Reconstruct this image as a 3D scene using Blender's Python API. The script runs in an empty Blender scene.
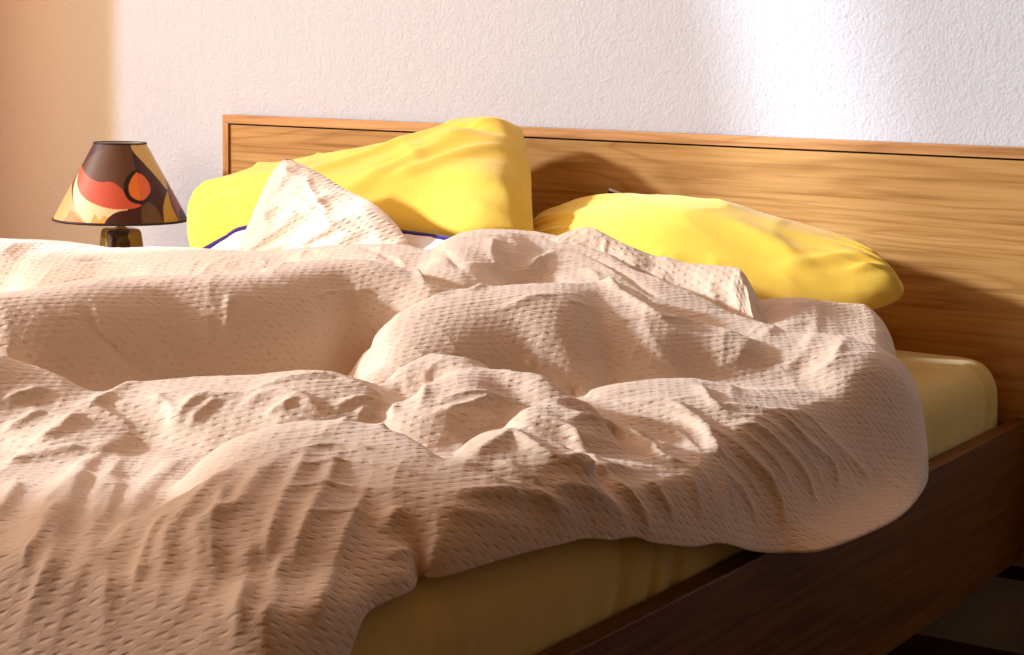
import bpy, bmesh, math, random
import numpy as np
from mathutils import Matrix, Vector
random.seed(4); rng = np.random.default_rng(7)
S = bpy.context.scene; COL = S.collection

# ---------------------------------------------------------------- camera (solved from vanishing points, 1024x655)
CX, CY = 512.0, 327.5
_v1 = np.array([-2300 - CX, 9.5 - CY]); _v2 = np.array([1679 - CX, 89.0 - CY])
F = math.sqrt(-float(_v1 @ _v2))
def nrm(a):
    a = np.asarray(a, float); return a / np.linalg.norm(a)
Xc = -nrm([_v1[0], _v1[1], F]); Yc = nrm([_v2[0], _v2[1], F]); Zc = np.cross(Xc, Yc)
R = np.array([Xc, Yc, Zc])
CAM = np.array([2.88834, -3.21688, 1.07788])
def ray(px, py): return R @ np.array([px - CX, py - CY, F])
def onz(px, py, z): r = ray(px, py); return CAM + r * ((z - CAM[2]) / r[2])
def ony(px, py, y): r = ray(px, py); return CAM + r * ((y - CAM[1]) / r[1])
cam = bpy.data.cameras.new('camera'); co = bpy.data.objects.new('camera', cam); COL.objects.link(co)
cam.sensor_width = 36; cam.lens = F / 1024 * 36; cam.clip_start = 0.05
M = Matrix.Identity(4)
right = R @ np.array([1, 0, 0]); up = R @ np.array([0, -1, 0]); back = R @ np.array([0, 0, -1])
for i in range(3):
    M[i][0] = right[i]; M[i][1] = up[i]; M[i][2] = back[i]; M[i][3] = CAM[i]
co.matrix_world = M; S.camera = co
S.view_settings.view_transform = 'Standard'; S.view_settings.look = 'None'
S.view_settings.exposure = 0.0; S.view_settings.gamma = 1.0; S.view_settings.use_curve_mapping = False

# ---------------------------------------------------------------- helpers
def s2l(c):
    return tuple([(v / 12.92 if v <= 0.04045 else ((v + 0.055) / 1.055) ** 2.4) for v in [x / 255 for x in c]]) + (1,)
class NT:
    def __init__(s, name, rough=0.7, spec=0.3):
        s.m = bpy.data.materials.new(name); s.m.use_nodes = True; s.t = s.m.node_tree
        s.b = s.t.nodes['Principled BSDF']; s.b.inputs['Roughness'].default_value = rough
        s.b.inputs['Specular IOR Level'].default_value = spec
    def n(s, kind, **kw):
        nd = s.t.nodes.new(kind)
        for k, v in kw.items():
            if k.startswith('i_'): nd.inputs[k[2:].replace('_', ' ')].default_value = v
            else: setattr(nd, k, v)
        return nd
    def l(s, a, b): s.t.links.new(a, b)
    def math(s, op, a, b=None, clamp=False):
        nd = s.t.nodes.new('ShaderNodeMath'); nd.operation = op; nd.use_clamp = clamp
        for i, v in enumerate((a, b)):
            if v is None: continue
            if isinstance(v, (int, float)): nd.inputs[i].default_value = v
            else: s.l(v, nd.inputs[i])
        return nd.outputs[0]
    def ramp(s, fac, stops, interp='LINEAR'):
        nd = s.t.nodes.new('ShaderNodeValToRGB'); cr = nd.color_ramp; cr.interpolation = interp
        while len(cr.elements) < len(stops): cr.elements.new(0.5)
        for e, (p, c) in zip(cr.elements, stops): e.position = p; e.color = c
        s.l(fac, nd.inputs[0]); return nd.outputs[0]
    def bump(s, h, strength=0.5, dist=0.01, normal=None):
        nd = s.t.nodes.new('ShaderNodeBump'); nd.inputs['Strength'].default_value = strength
        nd.inputs['Distance'].default_value = dist; s.l(h, nd.inputs['Height'])
        if normal is not None: s.l(normal, nd.inputs['Normal'])
        return nd.outputs[0]
    def coords(s, out='Object', scale=(1, 1, 1), rot=(0, 0, 0), loc=(0, 0, 0)):
        tc = s.n('ShaderNodeTexCoord'); mp = s.n('ShaderNodeMapping')
        mp.inputs['Scale'].default_value = scale; mp.inputs['Rotation'].default_value = rot; mp.inputs['Location'].default_value = loc
        s.l(tc.outputs[out], mp.inputs[0]); return mp.outputs[0]

def wood(name, base, dark, light, axis='x', rough=0.42, offs=0.0):
    m = NT(name, rough, 0.18)
    sc = (0.45, 6, 6) if axis == 'x' else ((6, .45, 6) if axis == 'y' else (6, 6, .45))
    co_ = m.coords('Object', sc, loc=(offs, offs * .7, offs * .3))
    n1 = m.n('ShaderNodeTexNoise', i_Scale=1.2, i_Detail=4.0, i_Roughness=0.45, i_Distortion=0.35); m.l(co_, n1.inputs['Vector'])
    sc2 = (2.2, 90, 90) if axis == 'x' else ((90, 2.2, 90) if axis == 'y' else (90, 90, 2.2))
    co2 = m.coords('Object', sc2)
    n2 = m.n('ShaderNodeTexNoise', i_Scale=1.0, i_Detail=5.0, i_Roughness=0.65); m.l(co2, n2.inputs['Vector'])
    # growth rings: contour lines of the broad noise
    rings = m.math('SINE', m.math('MULTIPLY', n1.outputs['Fac'], 95.0))
    r2 = m.math('POWER', m.math('MULTIPLY_ADD', rings, 0.5), 1.0)
    rr = m.math('ADD', m.math('MULTIPLY', rings, 0.5), 0.5)
    rp = m.math('POWER', rr, 5.0)
    mix = m.n('ShaderNodeMix', data_type='RGBA'); m.l(n2.outputs['Fac'], mix.inputs['Factor'])
    mix.inputs['A'].default_value = s2l(dark); mix.inputs['B'].default_value = s2l(light)
    c1 = m.ramp(n2.outputs['Fac'], [(0.30, s2l(dark)), (0.48, s2l(base)), (0.72, s2l(light))])
    mx = m.n('ShaderNodeMix', data_type='RGBA', blend_type='MULTIPLY'); m.l(c1, mx.inputs['A'])
    m.l(m.math('MULTIPLY', rp, 0.45), mx.inputs['Factor']); mx.inputs['B'].default_value = (0.60, 0.46, 0.32, 1)
    mb = m.n('ShaderNodeMix', data_type='RGBA', blend_type='MULTIPLY'); m.l(mx.outputs['Result'], mb.inputs['A'])
    mb.inputs['Factor'].default_value = 0.35
    m.l(m.ramp(n1.outputs['Fac'], [(0.35, (0.72, 0.64, 0.56, 1)), (0.6, (1.1, 1.07, 1.03, 1))]), mb.inputs['B'])
    m.l(mb.outputs['Result'], m.b.inputs['Base Color'])
    m.l(m.bump(n2.outputs['Fac'], 0.15, 0.002), m.b.inputs['Normal'])
    return m.m

def mesh(name, verts, faces, mat=None, parent=None, smooth=True, uv=None):
    me = bpy.data.meshes.new(name); me.from_pydata([tuple(map(float, v)) for v in verts], [], [tuple(map(int, f)) for f in faces])
    me.update()
    if smooth: me.polygons.foreach_set('use_smooth', [True] * len(me.polygons))
    if uv is not None:
        l = me.uv_layers.new(name='UVMap'); idx = np.empty(len(me.loops), np.int32); me.loops.foreach_get('vertex_index', idx)
        l.data.foreach_set('uv', np.asarray(uv, np.float32)[idx].ravel())
    o = bpy.data.objects.new(name, me); COL.objects.link(o)
    if mat: me.materials.append(mat)
    if parent: o.parent = parent
    return o
def box(name, lo, hi, mat, parent=None, bev=0.002):
    bm = bmesh.new(); bmesh.ops.create_cube(bm, size=1)
    for v in bm.verts:
        v.co = Vector([(lo[i] + hi[i]) / 2 + v.co[i] * (hi[i] - lo[i]) for i in range(3)])
    if bev: bmesh.ops.bevel(bm, geom=bm.edges[:], offset=bev, segments=2, affect='EDGES', profile=0.6)
    me = bpy.data.meshes.new(name); bm.to_mesh(me); bm.free(); me.materials.append(mat)
    o = bpy.data.objects.new(name, me); COL.objects.link(o)
    if parent: o.parent = parent
    return o
def lathe(name, prof, mat, parent=None, seg=64, loc=(0, 0, 0)):
    v = []; f = []
    for r, z in prof:
        for k in range(seg):
            a = 2 * math.pi * k / seg; v.append((loc[0] + r * math.cos(a), loc[1] + r * math.sin(a), loc[2] + z))
    for i in range(len(prof) - 1):
        for k in range(seg):
            k2 = (k + 1) % seg; f.append((i * seg + k, i * seg + k2, (i + 1) * seg + k2, (i + 1) * seg + k))
    return mesh(name, v, f, mat, parent)
def tag(o, label, cat, group=None, kind=None):
    o['label'] = label; o['category'] = cat
    if group: o['group'] = group
    if kind: o['kind'] = kind
def struct(o): o['kind'] = 'structure'; return o
def empty(name, loc):
    o = bpy.data.objects.new(name, None); COL.objects.link(o); o.location = loc; return o
def adopt(o, p):            # keep world coordinates under an Empty that is not at the origin
    o.parent = p; o.matrix_parent_inverse = Matrix.Translation(-Vector(p.location)); return o

# smooth value noise on numpy arrays
def vnoise(x, y, seed=0):
    g = np.random.default_rng(seed).random((256, 256))
    xi = np.floor(x).astype(int); yi = np.floor(y).astype(int); fx = x - xi; fy = y - yi
    fx = fx * fx * fx * (fx * (fx * 6 - 15) + 10); fy = fy * fy * fy * (fy * (fy * 6 - 15) + 10)
    a = g[xi % 256, yi % 256]; b = g[(xi + 1) % 256, yi % 256]; c = g[xi % 256, (yi + 1) % 256]; d = g[(xi + 1) % 256, (yi + 1) % 256]
    return (a * (1 - fx) + b * fx) * (1 - fy) + (c * (1 - fx) + d * fx) * fy - 0.5
def smooth01(t): t = np.clip(t, 0, 1); return t * t * (3 - 2 * t)
def dens(P, n):
    P = np.asarray(P, float)
    # Catmull-Rom through the points
    Q = np.vstack([2 * P[0] - P[1], P, 2 * P[-1] - P[-2]]); out = []
    for i in range(1, len(Q) - 2):
        for t in np.linspace(0, 1, n, endpoint=False):
            a, b, c, d = Q[i - 1], Q[i], Q[i + 1], Q[i + 2]
            out.append(.5 * ((2 * b) + (c - a) * t + (2 * a - 5 * b + 4 * c - d) * t * t + (3 * b - a - 3 * c + d) * t ** 3))
    out.append(P[-1]); return np.array(out)
def polydist(X, Y, P):
    """unsigned distance, arclength fraction and offset vector of grid points to polyline P[:, :2]"""
    best = np.full(X.shape, 1e9); T = np.zeros(X.shape); OX = np.zeros(X.shape); OY = np.zeros(X.shape)
    seg = np.hypot(*(P[1:, :2] - P[:-1, :2]).T); cum = np.concatenate([[0], np.cumsum(seg)]); L = cum[-1]
    for i in range(len(P) - 1):
        ax, ay = P[i, :2]; dx, dy = P[i + 1, :2] - P[i, :2]; l2 = dx * dx + dy * dy + 1e-12
        t = np.clip(((X - ax) * dx + (Y - ay) * dy) / l2, 0, 1)
        ox = X - ax - t * dx; oy = Y - ay - t * dy; d = np.hypot(ox, oy); m = d < best
        best[m] = d[m]; T[m] = ((cum[i] + t * seg[i]) / L)[m]; OX[m] = ox[m]; OY[m] = oy[m]
    return best, T, OX, OY

# ---------------------------------------------------------------- materials
def plaster():
    m = NT('rough_white_plaster', 0.95, 0.1)
    c = m.coords('Object')
    n = m.n('ShaderNodeTexNoise', i_Scale=170.0, i_Detail=2.0, i_Roughness=0.5); m.l(c, n.inputs['Vector'])
    v = m.n('ShaderNodeTexNoise', i_Scale=45.0, i_Detail=2.0); m.l(c, v.inputs['Vector'])
    h = m.math('ADD', m.math('MULTIPLY', n.outputs['Fac'], 0.7), m.math('MULTIPLY', v.outputs['Fac'], 0.6))
    m.l(m.bump(h, 0.42, 0.005), m.b.inputs['Normal'])
    m.b.inputs['Base Color'].default_value = (0.57, 0.58, 0.625, 1)
    return m.m
M_wall = plaster()
def fabric(name, col, rough=0.9, sheen=0.3, wr=0.0):
    m = NT(name, rough, 0.12); m.b.inputs['Base Color'].default_value = col
    m.b.inputs['Sheen Weight'].default_value = sheen; m.b.inputs['Sheen Roughness'].default_value = 0.5
    c = m.coords('Object'); n = m.n('ShaderNodeTexNoise', i_Scale=700.0, i_Detail=2.0); m.l(c, n.inputs['Vector'])
    nm = m.bump(n.outputs['Fac'], 0.12, 0.0008)
    if wr:
        w = m.n('ShaderNodeTexNoise', i_Scale=14.0, i_Detail=3.0, i_Distortion=1.2); m.l(c, w.inputs['Vector'])
        nm = m.bump(w.outputs['Fac'], wr, 0.01, nm)
    m.l(nm, m.b.inputs['Normal'])
    return m
M_yellow = fabric('yellow_cotton', (0.90, 0.63, 0.09, 1), wr=0.12).m
M_sheet = fabric('pale_yellow_jersey', (0.66, 0.49, 0.14, 1), wr=0.1).m
M_white = fabric('white_cotton', (0.85, 0.83, 0.84, 1)).m
M_purple = fabric('purple_piping', (0.03, 0.008, 0.15, 1)).m
def seersucker():
    m = fabric('beige_seersucker', (0.80, 0.635, 0.50, 1), 0.9, 0.25)
    t = m.n('ShaderNodeTexCoord')
    # staggered rows of small pinched dimples (UV in metres of cloth)
    wob = m.n('ShaderNodeTexNoise', i_Scale=16.0, i_Detail=1.0); m.l(t.outputs['UV'], wob.inputs['Vector'])
    sub = m.n('ShaderNodeVectorMath', operation='SUBTRACT'); m.l(wob.outputs['Color'], sub.inputs[0]); sub.inputs[1].default_value = (.5, .5, .5)
    sca = m.n('ShaderNodeVectorMath', operation='SCALE'); m.l(sub.outputs[0], sca.inputs[0]); sca.inputs['Scale'].default_value = 0.016
    add = m.n('ShaderNodeVectorMath', operation='ADD'); m.l(t.outputs['UV'], add.inputs[0]); m.l(sca.outputs[0], add.inputs[1])
    mp = m.n('ShaderNodeMapping'); m.l(add.outputs[0], mp.inputs[0])
    mp.inputs['Rotation'].default_value = (0, 0, math.radians(0)); 
    sx = m.n('ShaderNodeSeparateXYZ'); m.l(mp.outputs[0], sx.inputs[0])
    a = m.math('MULTIPLY', sx.outputs['X'], 2 * math.pi / 0.0270)
    b = m.math('MULTIPLY', sx.outputs['Y'], 2 * math.pi / 0.0165)
    # cos(a)*cos(b) gives a staggered lattice of pits and bumps
    lat = m.math('MULTIPLY', m.math('COSINE', a), m.math('COSINE', b))
    pit = m.math('POWER', m.math('MAXIMUM', lat, 0.0), 1.6)
    var = m.n('ShaderNodeTexNoise', i_Scale=60.0, i_Detail=1.0); m.l(t.outputs['UV'], var.inputs['Vector'])
    vv = m.math('MULTIPLY', m.math('SUBTRACT', var.outputs['Fac'], 0.22, True), 2.0)
    h = m.math('MULTIPLY', m.math('MULTIPLY', pit, -1.0), vv)
    fine = m.n('ShaderNodeTexNoise', i_Scale=220.0, i_Detail=3.0, i_Distortion=0.4); m.l(t.outputs['UV'], fine.inputs['Vector'])
    hh = m.math('ADD', h, m.math('MULTIPLY', fine.outputs['Fac'], 0.35))
    m.l(m.bump(hh, 0.62, 0.0036), m.b.inputs['Normal'])
    return m.m
M_duvet = seersucker()
M_head = wood('oak_headboard', (188, 144, 84), (160, 116, 62), (204, 160, 102), 'x')
M_rail = wood('oak_rail_shaded', (106, 64, 20), (80, 46, 12), (126, 80, 30), 'y', offs=3.1)  # same oak as the headboard, darkened to carry the rail's shade
M_frame = wood('oak_edge', (196, 146, 94), (168, 118, 70), (212, 164, 112), 'x', offs=5.0)
M_framez = wood('oak_edge_upright', (196, 146, 94), (168, 118, 70), (212, 164, 112), 'z', offs=5.0)
def plain(name, col, rough=0.6, metal=0.0, spec=0.4):
    m = NT(name, rough, spec); m.b.inputs['Base Color'].default_value = col; m.b.inputs['Metallic'].default_value = metal
    n = m.n('ShaderNodeTexNoise', i_Scale=60.0); m.l(m.coords(), n.inputs['Vector'])
    m.l(m.bump(n.outputs['Fac'], 0.05, 0.001), m.b.inputs['Normal']); return m.m
M_groove = plain('dark_groove', (0.02, 0.012, 0.008, 1), 0.9)
M_brass = plain('brass', (0.42, 0.29, 0.09, 1), 0.3, 1.0)
M_black = plain('black_trim', (0.02, 0.013, 0.015, 1), 0.6)
M_ceil = plain('pine_ceiling', (0.34, 0.2, 0.09, 1), 0.9)
M_slat = plain('pale_beech', (0.5, 0.34, 0.18, 1), 0.6)
M_pvc = plain('white_window_frame', (0.8, 0.8, 0.8, 1), 0.4)
def floor_mat():
    m = NT('dark_red_brown_floorboards', 0.45, 0.3)
    c = m.coords('Object', (1, 1, 1)); br = m.n('ShaderNodeTexBrick', i_Scale=1.0, i_Mortar_Size=0.002)
    br.inputs['Brick Width'].default_value = 1.2; br.inputs['Row Height'].default_value = 0.12
    br.inputs['Color1'].default_value = (0.10, 0.035, 0.018, 1); br.inputs['Color2'].default_value = (0.075, 0.026, 0.014, 1)
    br.inputs['Mortar'].default_value = (0.01, 0.005, 0.004, 1); m.l(c, br.inputs['Vector']); m.l(br.outputs['Color'], m.b.inputs['Base Color'])
    return m.m
M_floor = floor_mat()

# ---------------------------------------------------------------- room
XL, XR, YF, ZT = -0.95, 3.9, -5.9, 3.2
WB = 0.045
struct(box('wall_back', (XL - .2, WB, -0.05), (XR + .1, WB + .1, ZT), M_wall, bev=0))
struct(box('floor', (XL - .2, YF - .1, -0.05), (XR + .1, WB, 0), M_floor, bev=0))
struct(box('ceiling', (XL - .2, YF - .1, ZT), (XR + .1, WB + .1, ZT + .08), M_ceil, bev=0))
# left wall with a window opening and an added second one (y ranges), sill z 0.75, head z 2.2
W1 = (-3.85, 0.02); W2 = (-5.82, -4.3); ZS, ZH = 0.55, 3.08
def wall_left():
    parts = [((YF, W2[0]), (0, ZT)), ((W2[1], W1[0]), (0, ZT)), ((W1[1], WB), (0, ZT)),
             (W1, (0, ZS)), (W1, (ZH, ZT)), (W2, (0, ZS)), (W2, (ZH, ZT))]
    v = []; f = []
    for (a, b), (c, d) in parts:
        n = len(v)
        for x in (XL - .2, XL):
            for y in (a, b):
                for z in (c, d): v.append((x, y, z))
        f += [tuple(n + i for i in q) for q in ((0, 1, 3, 2), (4, 6, 7, 5), (0, 4, 5, 1), (2, 3, 7, 6), (0, 2, 6, 4), (1, 5, 7, 3))]
    return mesh('wall_left', v, f, M_wall, smooth=False)
struct(wall_left())
def window(name, w):
    bm = bmesh.new(); t = 0.05
    for lo, hi in (((w[0], ZS), (w[1], ZS + t)), ((w[0], ZH - t), (w[1], ZH)), ((w[0], ZS), (w[0] + t, ZH)), ((w[1] - t, ZS), (w[1], ZH))):
        mt = Matrix.Translation((XL - .12, (lo[0] + hi[0]) / 2, (lo[1] + hi[1]) / 2)) @ Matrix.Diagonal((.06, hi[0] - lo[0], hi[1] - lo[1], 1))
        bmesh.ops.create_cube(bm, size=1, matrix=mt)
    me = bpy.data.meshes.new(name); bm.to_mesh(me); bm.free(); me.materials.append(M_pvc)
    o = bpy.data.objects.new(name, me); COL.objects.link(o); return struct(o)
window('window_1', W1); window('added_window', W2)

# ---------------------------------------------------------------- bed
bed = empty('bed', (0.96, -1.0, 0))
tag(bed, 'wide wooden double bed with low panelled headboard against the white wall', 'bed')
HX0, HX1, HT = 0.0, 2.01, 0.95
hb = adopt(box('headboard', (HX0 + .0205, -0.001, 0.18), (HX1 - .0205, 0.034, HT - .0235), M_head, bev=0.0008), bed)
def sub(o): o.parent = hb; return o
sub(box('frame_top', (HX0, -0.006, HT - .020), (HX1, 0.038, HT), M_frame, bev=0.0012))
sub(box('frame_side', (HX0, -0.006, 0.0), (HX0 + .0175, 0.038, HT - .0205), M_framez, bev=0.0012))
sub(box('frame_side', (HX1 - .0175, -0.006, 0.0), (HX1, 0.038, HT - .0205), M_framez, bev=0.0012))
sub(box('shadow_gap', (HX0 + .01, 0.012, 0.15), (HX1 - .01, 0.032, HT - .01), M_groove, bev=0))
RT = 0.46; RB = 0.20
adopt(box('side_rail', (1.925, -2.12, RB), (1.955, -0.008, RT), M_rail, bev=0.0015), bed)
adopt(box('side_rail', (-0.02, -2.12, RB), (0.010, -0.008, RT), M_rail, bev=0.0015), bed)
adopt(box('foot_rail', (0.0105, -2.12, RB), (1.9245, -2.09, RT), M_frame, bev=0.0015), bed)
for x in (0.06, 1.80):
    adopt(box('leg', (x, -2.05, 0), (x + .08, -1.97, 0.32), M_framez, bev=0.003), bed)
sl = bmesh.new()
for k in range(14):
    bmesh.ops.create_cube(sl, size=1, matrix=Matrix.Translation((0.967, -0.12 - k * .145, 0.345)) @ Matrix.Diagonal((1.90, .07, .02, 1)))
me = bpy.data.meshes.new('slatted_base'); sl.to_mesh(me); sl.free(); me.materials.append(M_slat)
o = bpy.data.objects.new('slatted_base', me); COL.objects.link(o); adopt(o, bed)

# mattress with fitted sheet: rounded slab, soft wrinkles on the sides
MX0, MX1, MY0, MY1, MZ0, MZ1 = 0.014, 1.921, -2.085, -0.012, 0.357, 0.572
def mattress():
    nx, ny, ns = 150, 170, 26
    # closed perimeter profile: superellipse rounding in plan
    r = 0.09; pts = []
    def corner(cx, cy, a0):
        for k in range(10):
            a = a0 + math.pi / 2 * k / 9; pts.append((cx + r * math.cos(a), cy + r * math.sin(a)))
    def line(a, b, n):
        for k in range(1, n): pts.append((a[0] + (b[0] - a[0]) * k / n, a[1] + (b[1] - a[1]) * k / n))
    corner(MX1 - r, MY1 - r, 0); line((MX1 - r, MY1), (MX0 + r, MY1), 60)
    corner(MX0 + r, MY1 - r, math.pi / 2); line((MX0, MY1 - r), (MX0, MY0 + r), 90)
    corner(MX0 + r, MY0 + r, math.pi); line((MX0 + r, MY0), (MX1 - r, MY0), 60)
    corner(MX1 - r, MY0 + r, 1.5 * math.pi); line((MX1, MY0 + r), (MX1, MY1 - r), 330)
    P = np.array(pts); n = len(P); c = np.array([(MX0 + MX1) / 2, (MY0 + MY1) / 2])
    N = np.roll(P, -1, 0) - np.roll(P, 1, 0); N = np.stack([N[:, 1], -N[:, 0]], 1); N /= np.linalg.norm(N, axis=1)[:, None]
    rows = []; e = 0.06
    prof = [(0.0, MZ0)] + [(0.0, MZ0 + (MZ1 - e - MZ0) * t) for t in np.linspace(0.06, 1, 16)]
    prof += [(e * (1 - math.cos(a)), MZ1 - e + e * math.sin(a)) for a in np.linspace(0.15, math.pi / 2, 9)]
    prof += [(e + d, MZ1) for d in (0.03, 0.07, 0.13, 0.22, 0.35, 0.5)]
    s = np.concatenate([[0], np.cumsum(np.linalg.norm(P[1:] - P[:-1], axis=1))])
    V = []
    for ins, z in prof:
        k = np.clip(1 - ins / 0.95, 0, 1)
        Q = P - N * min(ins, 0.05) if ins <= 0.05 else (P - N * 0.05 - c) * ((0.9 - (ins - 0.05)) / 0.9) + c
        h = (z - MZ0) / (MZ1 - MZ0)
        amp = 0.0045 * (1 if ins < 0.03 else 0.0)
        wr = vnoise(s * 26 + 3 * vnoise(s * 5, s * 0 + h * 2, 5), s * 0 + h * 1.3, 11) + .5 * vnoise(s * 55, s * 0 + h * 2, 12)
        bulge = 0.006 * math.sin(math.pi * min(h, 1))
        Q = Q + N * (wr * amp * (1.3 - h) + bulge * (ins < .03) - 0.006)[:, None]
        # a few deep gathers near the long side's far and near thirds
        for gx, w_ in ((-1.33, .012), (-1.39, .010), (-1.47, .016), (-0.09, .02), (-0.16, .015)):
            near = (np.abs(P[:, 0] - MX1) < .02)
            g = np.exp(-((P[:, 1] - gx + 0.05 * (0.5 - h)) / w_) ** 2) * near
            Q = Q - N * (g * 0.007 * (ins < .03))[:, None]
        zz = np.full(n, z) + (0.004 * vnoise(Q[:, 0] * 5, Q[:, 1] * 5, 3) if ins > .03 else 0)
        V.append(np.column_stack([Q, zz]))
    V = np.array(V); m_ = len(prof); F_ = []
    for i in range(m_ - 1):
        for k in range(n):
            k2 = (k + 1) % n; F_.append((i * n + k, i * n + k2, (i + 1) * n + k2, (i + 1) * n + k))
    F_.append(tuple((m_ - 1) * n + k for k in range(n))); F_.append(tuple(reversed(range(n))))
    return mesh('mattress', V.reshape(-1, 3), F_, M_sheet)
mat = mattress()
tag(mat, 'thick mattress in a pale yellow fitted sheet lying in the wooden bed frame', 'mattress')

# ---------------------------------------------------------------- duvet height field
GS = 0.0030
gx = np.arange(-0.16, 2.10, GS); gy = np.arange(-2.40, -0.10, GS)
X, Y = np.meshgrid(gx, gy, indexing='ij')
def crest(pts, n=6):
    """(px, py, z) crest points -> world polyline"""
    return dens(np.array([onz(*p) for p in pts]), n)
def blur(a, n):
    for ax in (0, 1):
        for _ in range(3):
            pad = np.take(a, [0] * n, ax), a, np.take(a, [-1] * n, ax)
            cs = np.cumsum(np.concatenate(pad, ax), ax); cs = np.concatenate([np.zeros_like(np.take(cs, [0], ax)), cs], ax)
            k = 2 * n + 1; L_ = a.shape[ax]
            a = (np.take(cs, range(k, k + L_), ax) - np.take(cs, range(0, L_), ax)) / k
    return a
def roll(pts, wf, wb, z0=0.60, p=2.2, q=0.62, e0=.55, e1=.55):
    P = crest(pts); d, T, ox, oy = polydist(X, Y, P)
    tocam = ox * (CAM[0] - X) + oy * (CAM[1] - Y)
    s = tocam / (np.hypot(CAM[0] - X, CAM[1] - Y) * np.maximum(d, 1e-6))       # +1 towards the camera
    w = wb + (wf - wb) * smooth01(s * .5 + .5)
    w = w * np.minimum(e0 + (1 - e0) * smooth01(T / .22), e1 + (1 - e1) * smooth01((1 - T) / .22))
    zc = blur(np.interp(T, np.linspace(0, 1, len(P)), P[:, 2]), 9); w = blur(w, 9)
    u = np.clip(d / w, 0, 1)
    return z0 + (zc - z0) * (1 - u ** p) ** q
def smax(a, b, k=0.012):
    h = np.clip(0.5 + 0.5 * (a - b) / k, 0, 1); return b * (1 - h) + a * h + k * h * (1 - h)

def low(x, y):                                             # what the duvet lies on; beyond the long side and the foot it hangs
    dx = .111 * smooth01((x - 1.916 + .034 * smooth01((y + 1.32) / .2)) / (.072 + .026 * smooth01((y + 1.32) / .2)))
    return MZ1 + 0.003 - np.maximum(dx, np.clip((-2.095 - y) * 2.2, 0, .5)) - np.maximum(-x, 0) * 2.0
lower = low(X, Y)
base = lower + 0.036 + 0.012 * vnoise(X * 4, Y * 4, 21)

H = base.copy()
A = roll([(-60, 236, .75), (0, 238, .745), (50, 242, .735), (85, 249, .73), (120, 247, .735), (180, 247, .74), (240, 252, .74), (300, 247, .75), (360, 243, .765), (420, 248, .77), (455, 262, .75)], .26, .20, q=.55)
B = roll([(-80, 305, .74), (0, 296, .75), (40, 290, .755), (80, 283, .76), (130, 279, .76), (160, 277, .76), (230, 275, .76), (300, 265, .765), (350, 260, .77), (400, 266, .765), (430, 285, .74)], .15, .20, z0=.585, q=.55)
D1 = roll([(450, 262, .76), (470, 240, .78), (500, 226, .79), (545, 229, .785), (580, 239, .775), (620, 256, .76), (660, 272, .74), (700, 292, .715), (735, 318, .68)], .34, .06)
D2 = roll([(383, 374, .655), (392, 352, .685), (407, 328, .71), (425, 305, .73), (450, 293, .74), (480, 287, .745), (520, 286, .745), (560, 282, .745), (600, 281, .74), (625, 287, .735), (650, 302, .72), (690, 316, .70), (720, 330, .68)], .22, .08, q=.7, e0=.4)
E = roll([(722, 332, .65), (740, 322, .665), (770, 300, .69), (805, 290, .70), (840, 291, .697), (868, 300, .685), (882, 320, .668), (892, 338, .64)], .42, .09, q=.75, p=2.0, e1=.9)
E2 = roll([(740, 375, .625), (800, 372, .625), (860, 395, .615)], .25, .25, q=.9, p=2.0)
L = roll([(-60, 342, .715), (0, 350, .705), (30, 359, .695), (55, 374, .68), (68, 388, .665), (74, 405, .65), (70, 425, .63)], .17, .07, q=.6, e1=.6)
C = roll([(90, 402, .645), (110, 391, .655), (135, 380, .665), (170, 377, .67), (230, 378, .668), (280, 376, .672), (310, 371, .68), (340, 371, .68), (362, 379, .67), (397, 396, .645)], .20, .05, q=.7)
G = roll([(255, 480, .655), (276, 449, .665), (291, 428, .67), (306, 422, .675), (336, 421, .675), (367, 428, .67), (392, 441, .665), (430, 462, .655), (494, 490, .64)], .30, .035, q=.8, e0=.7)
Hh = roll([(424, 400, .66), (440, 385, .675), (463, 374, .685), (484, 367, .69), (500, 368, .685), (512, 379, .675), (526, 393, .66)], .17, .07, q=.75)
I = roll([(458, 467, .65), (476, 449, .66), (495, 437, .665), (512, 430, .665), (530, 438, .66), (569, 457, .65), (610, 475, .638), (650, 488, .62)], .18, .06, q=.8)
K = roll([(541, 403, .665), (556, 392, .675), (569, 389, .68), (584, 394, .675), (587, 408, .66)], .15, .05, q=.75)
J = roll([(505, 372, .68), (520, 366, .69), (535, 363, .695), (550, 370, .69), (570, 384, .675), (588, 396, .66)], .07, .04)
Ff = roll([(402, 372, .675), (418, 359, .69), (433, 350, .70), (447, 348, .705), (463, 356, .695), (481, 366, .68)], .08, .05)
Mm = roll([(602, 399, .635), (612, 388, .646), (622, 380, .652), (658, 378, .652), (696, 377, .648), (725, 381, .642), (756, 389, .634), (784, 385, .63), (807, 388, .625), (840, 400, .615), (880, 416, .60)], .36, .06, q=.8)
F2 = roll([(600, 452, .632), (650, 441, .64), (700, 432, .642), (750, 430, .637), (800, 440, .62)], .17, .17, z0=.59, q=.9, p=2.0)
E3 = roll([(742, 348, .655), (790, 334, .668), (840, 342, .66), (878, 372, .64)], .22, .14, z0=.59, q=.85, p=2.0)
for q_ in (A, B, D1, D2): H = smax(H, q_, 0.010)
for q_ in (E, E3, F2, E2, L, C, G, Hh, I, K, J, Ff, Mm): H = smax(H, np.where(q_ > 0.6005, q_, 0), 0.012)
# keep the drape: rolls fade out over the sides of the bed
side = smooth01((2.02 - X) / 0.16) * smooth01((Y + 2.20) / 0.2)
H = base + (np.maximum(H, base) - base) * (0.25 + 0.75 * side)
H = blur(H, 2)

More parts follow.
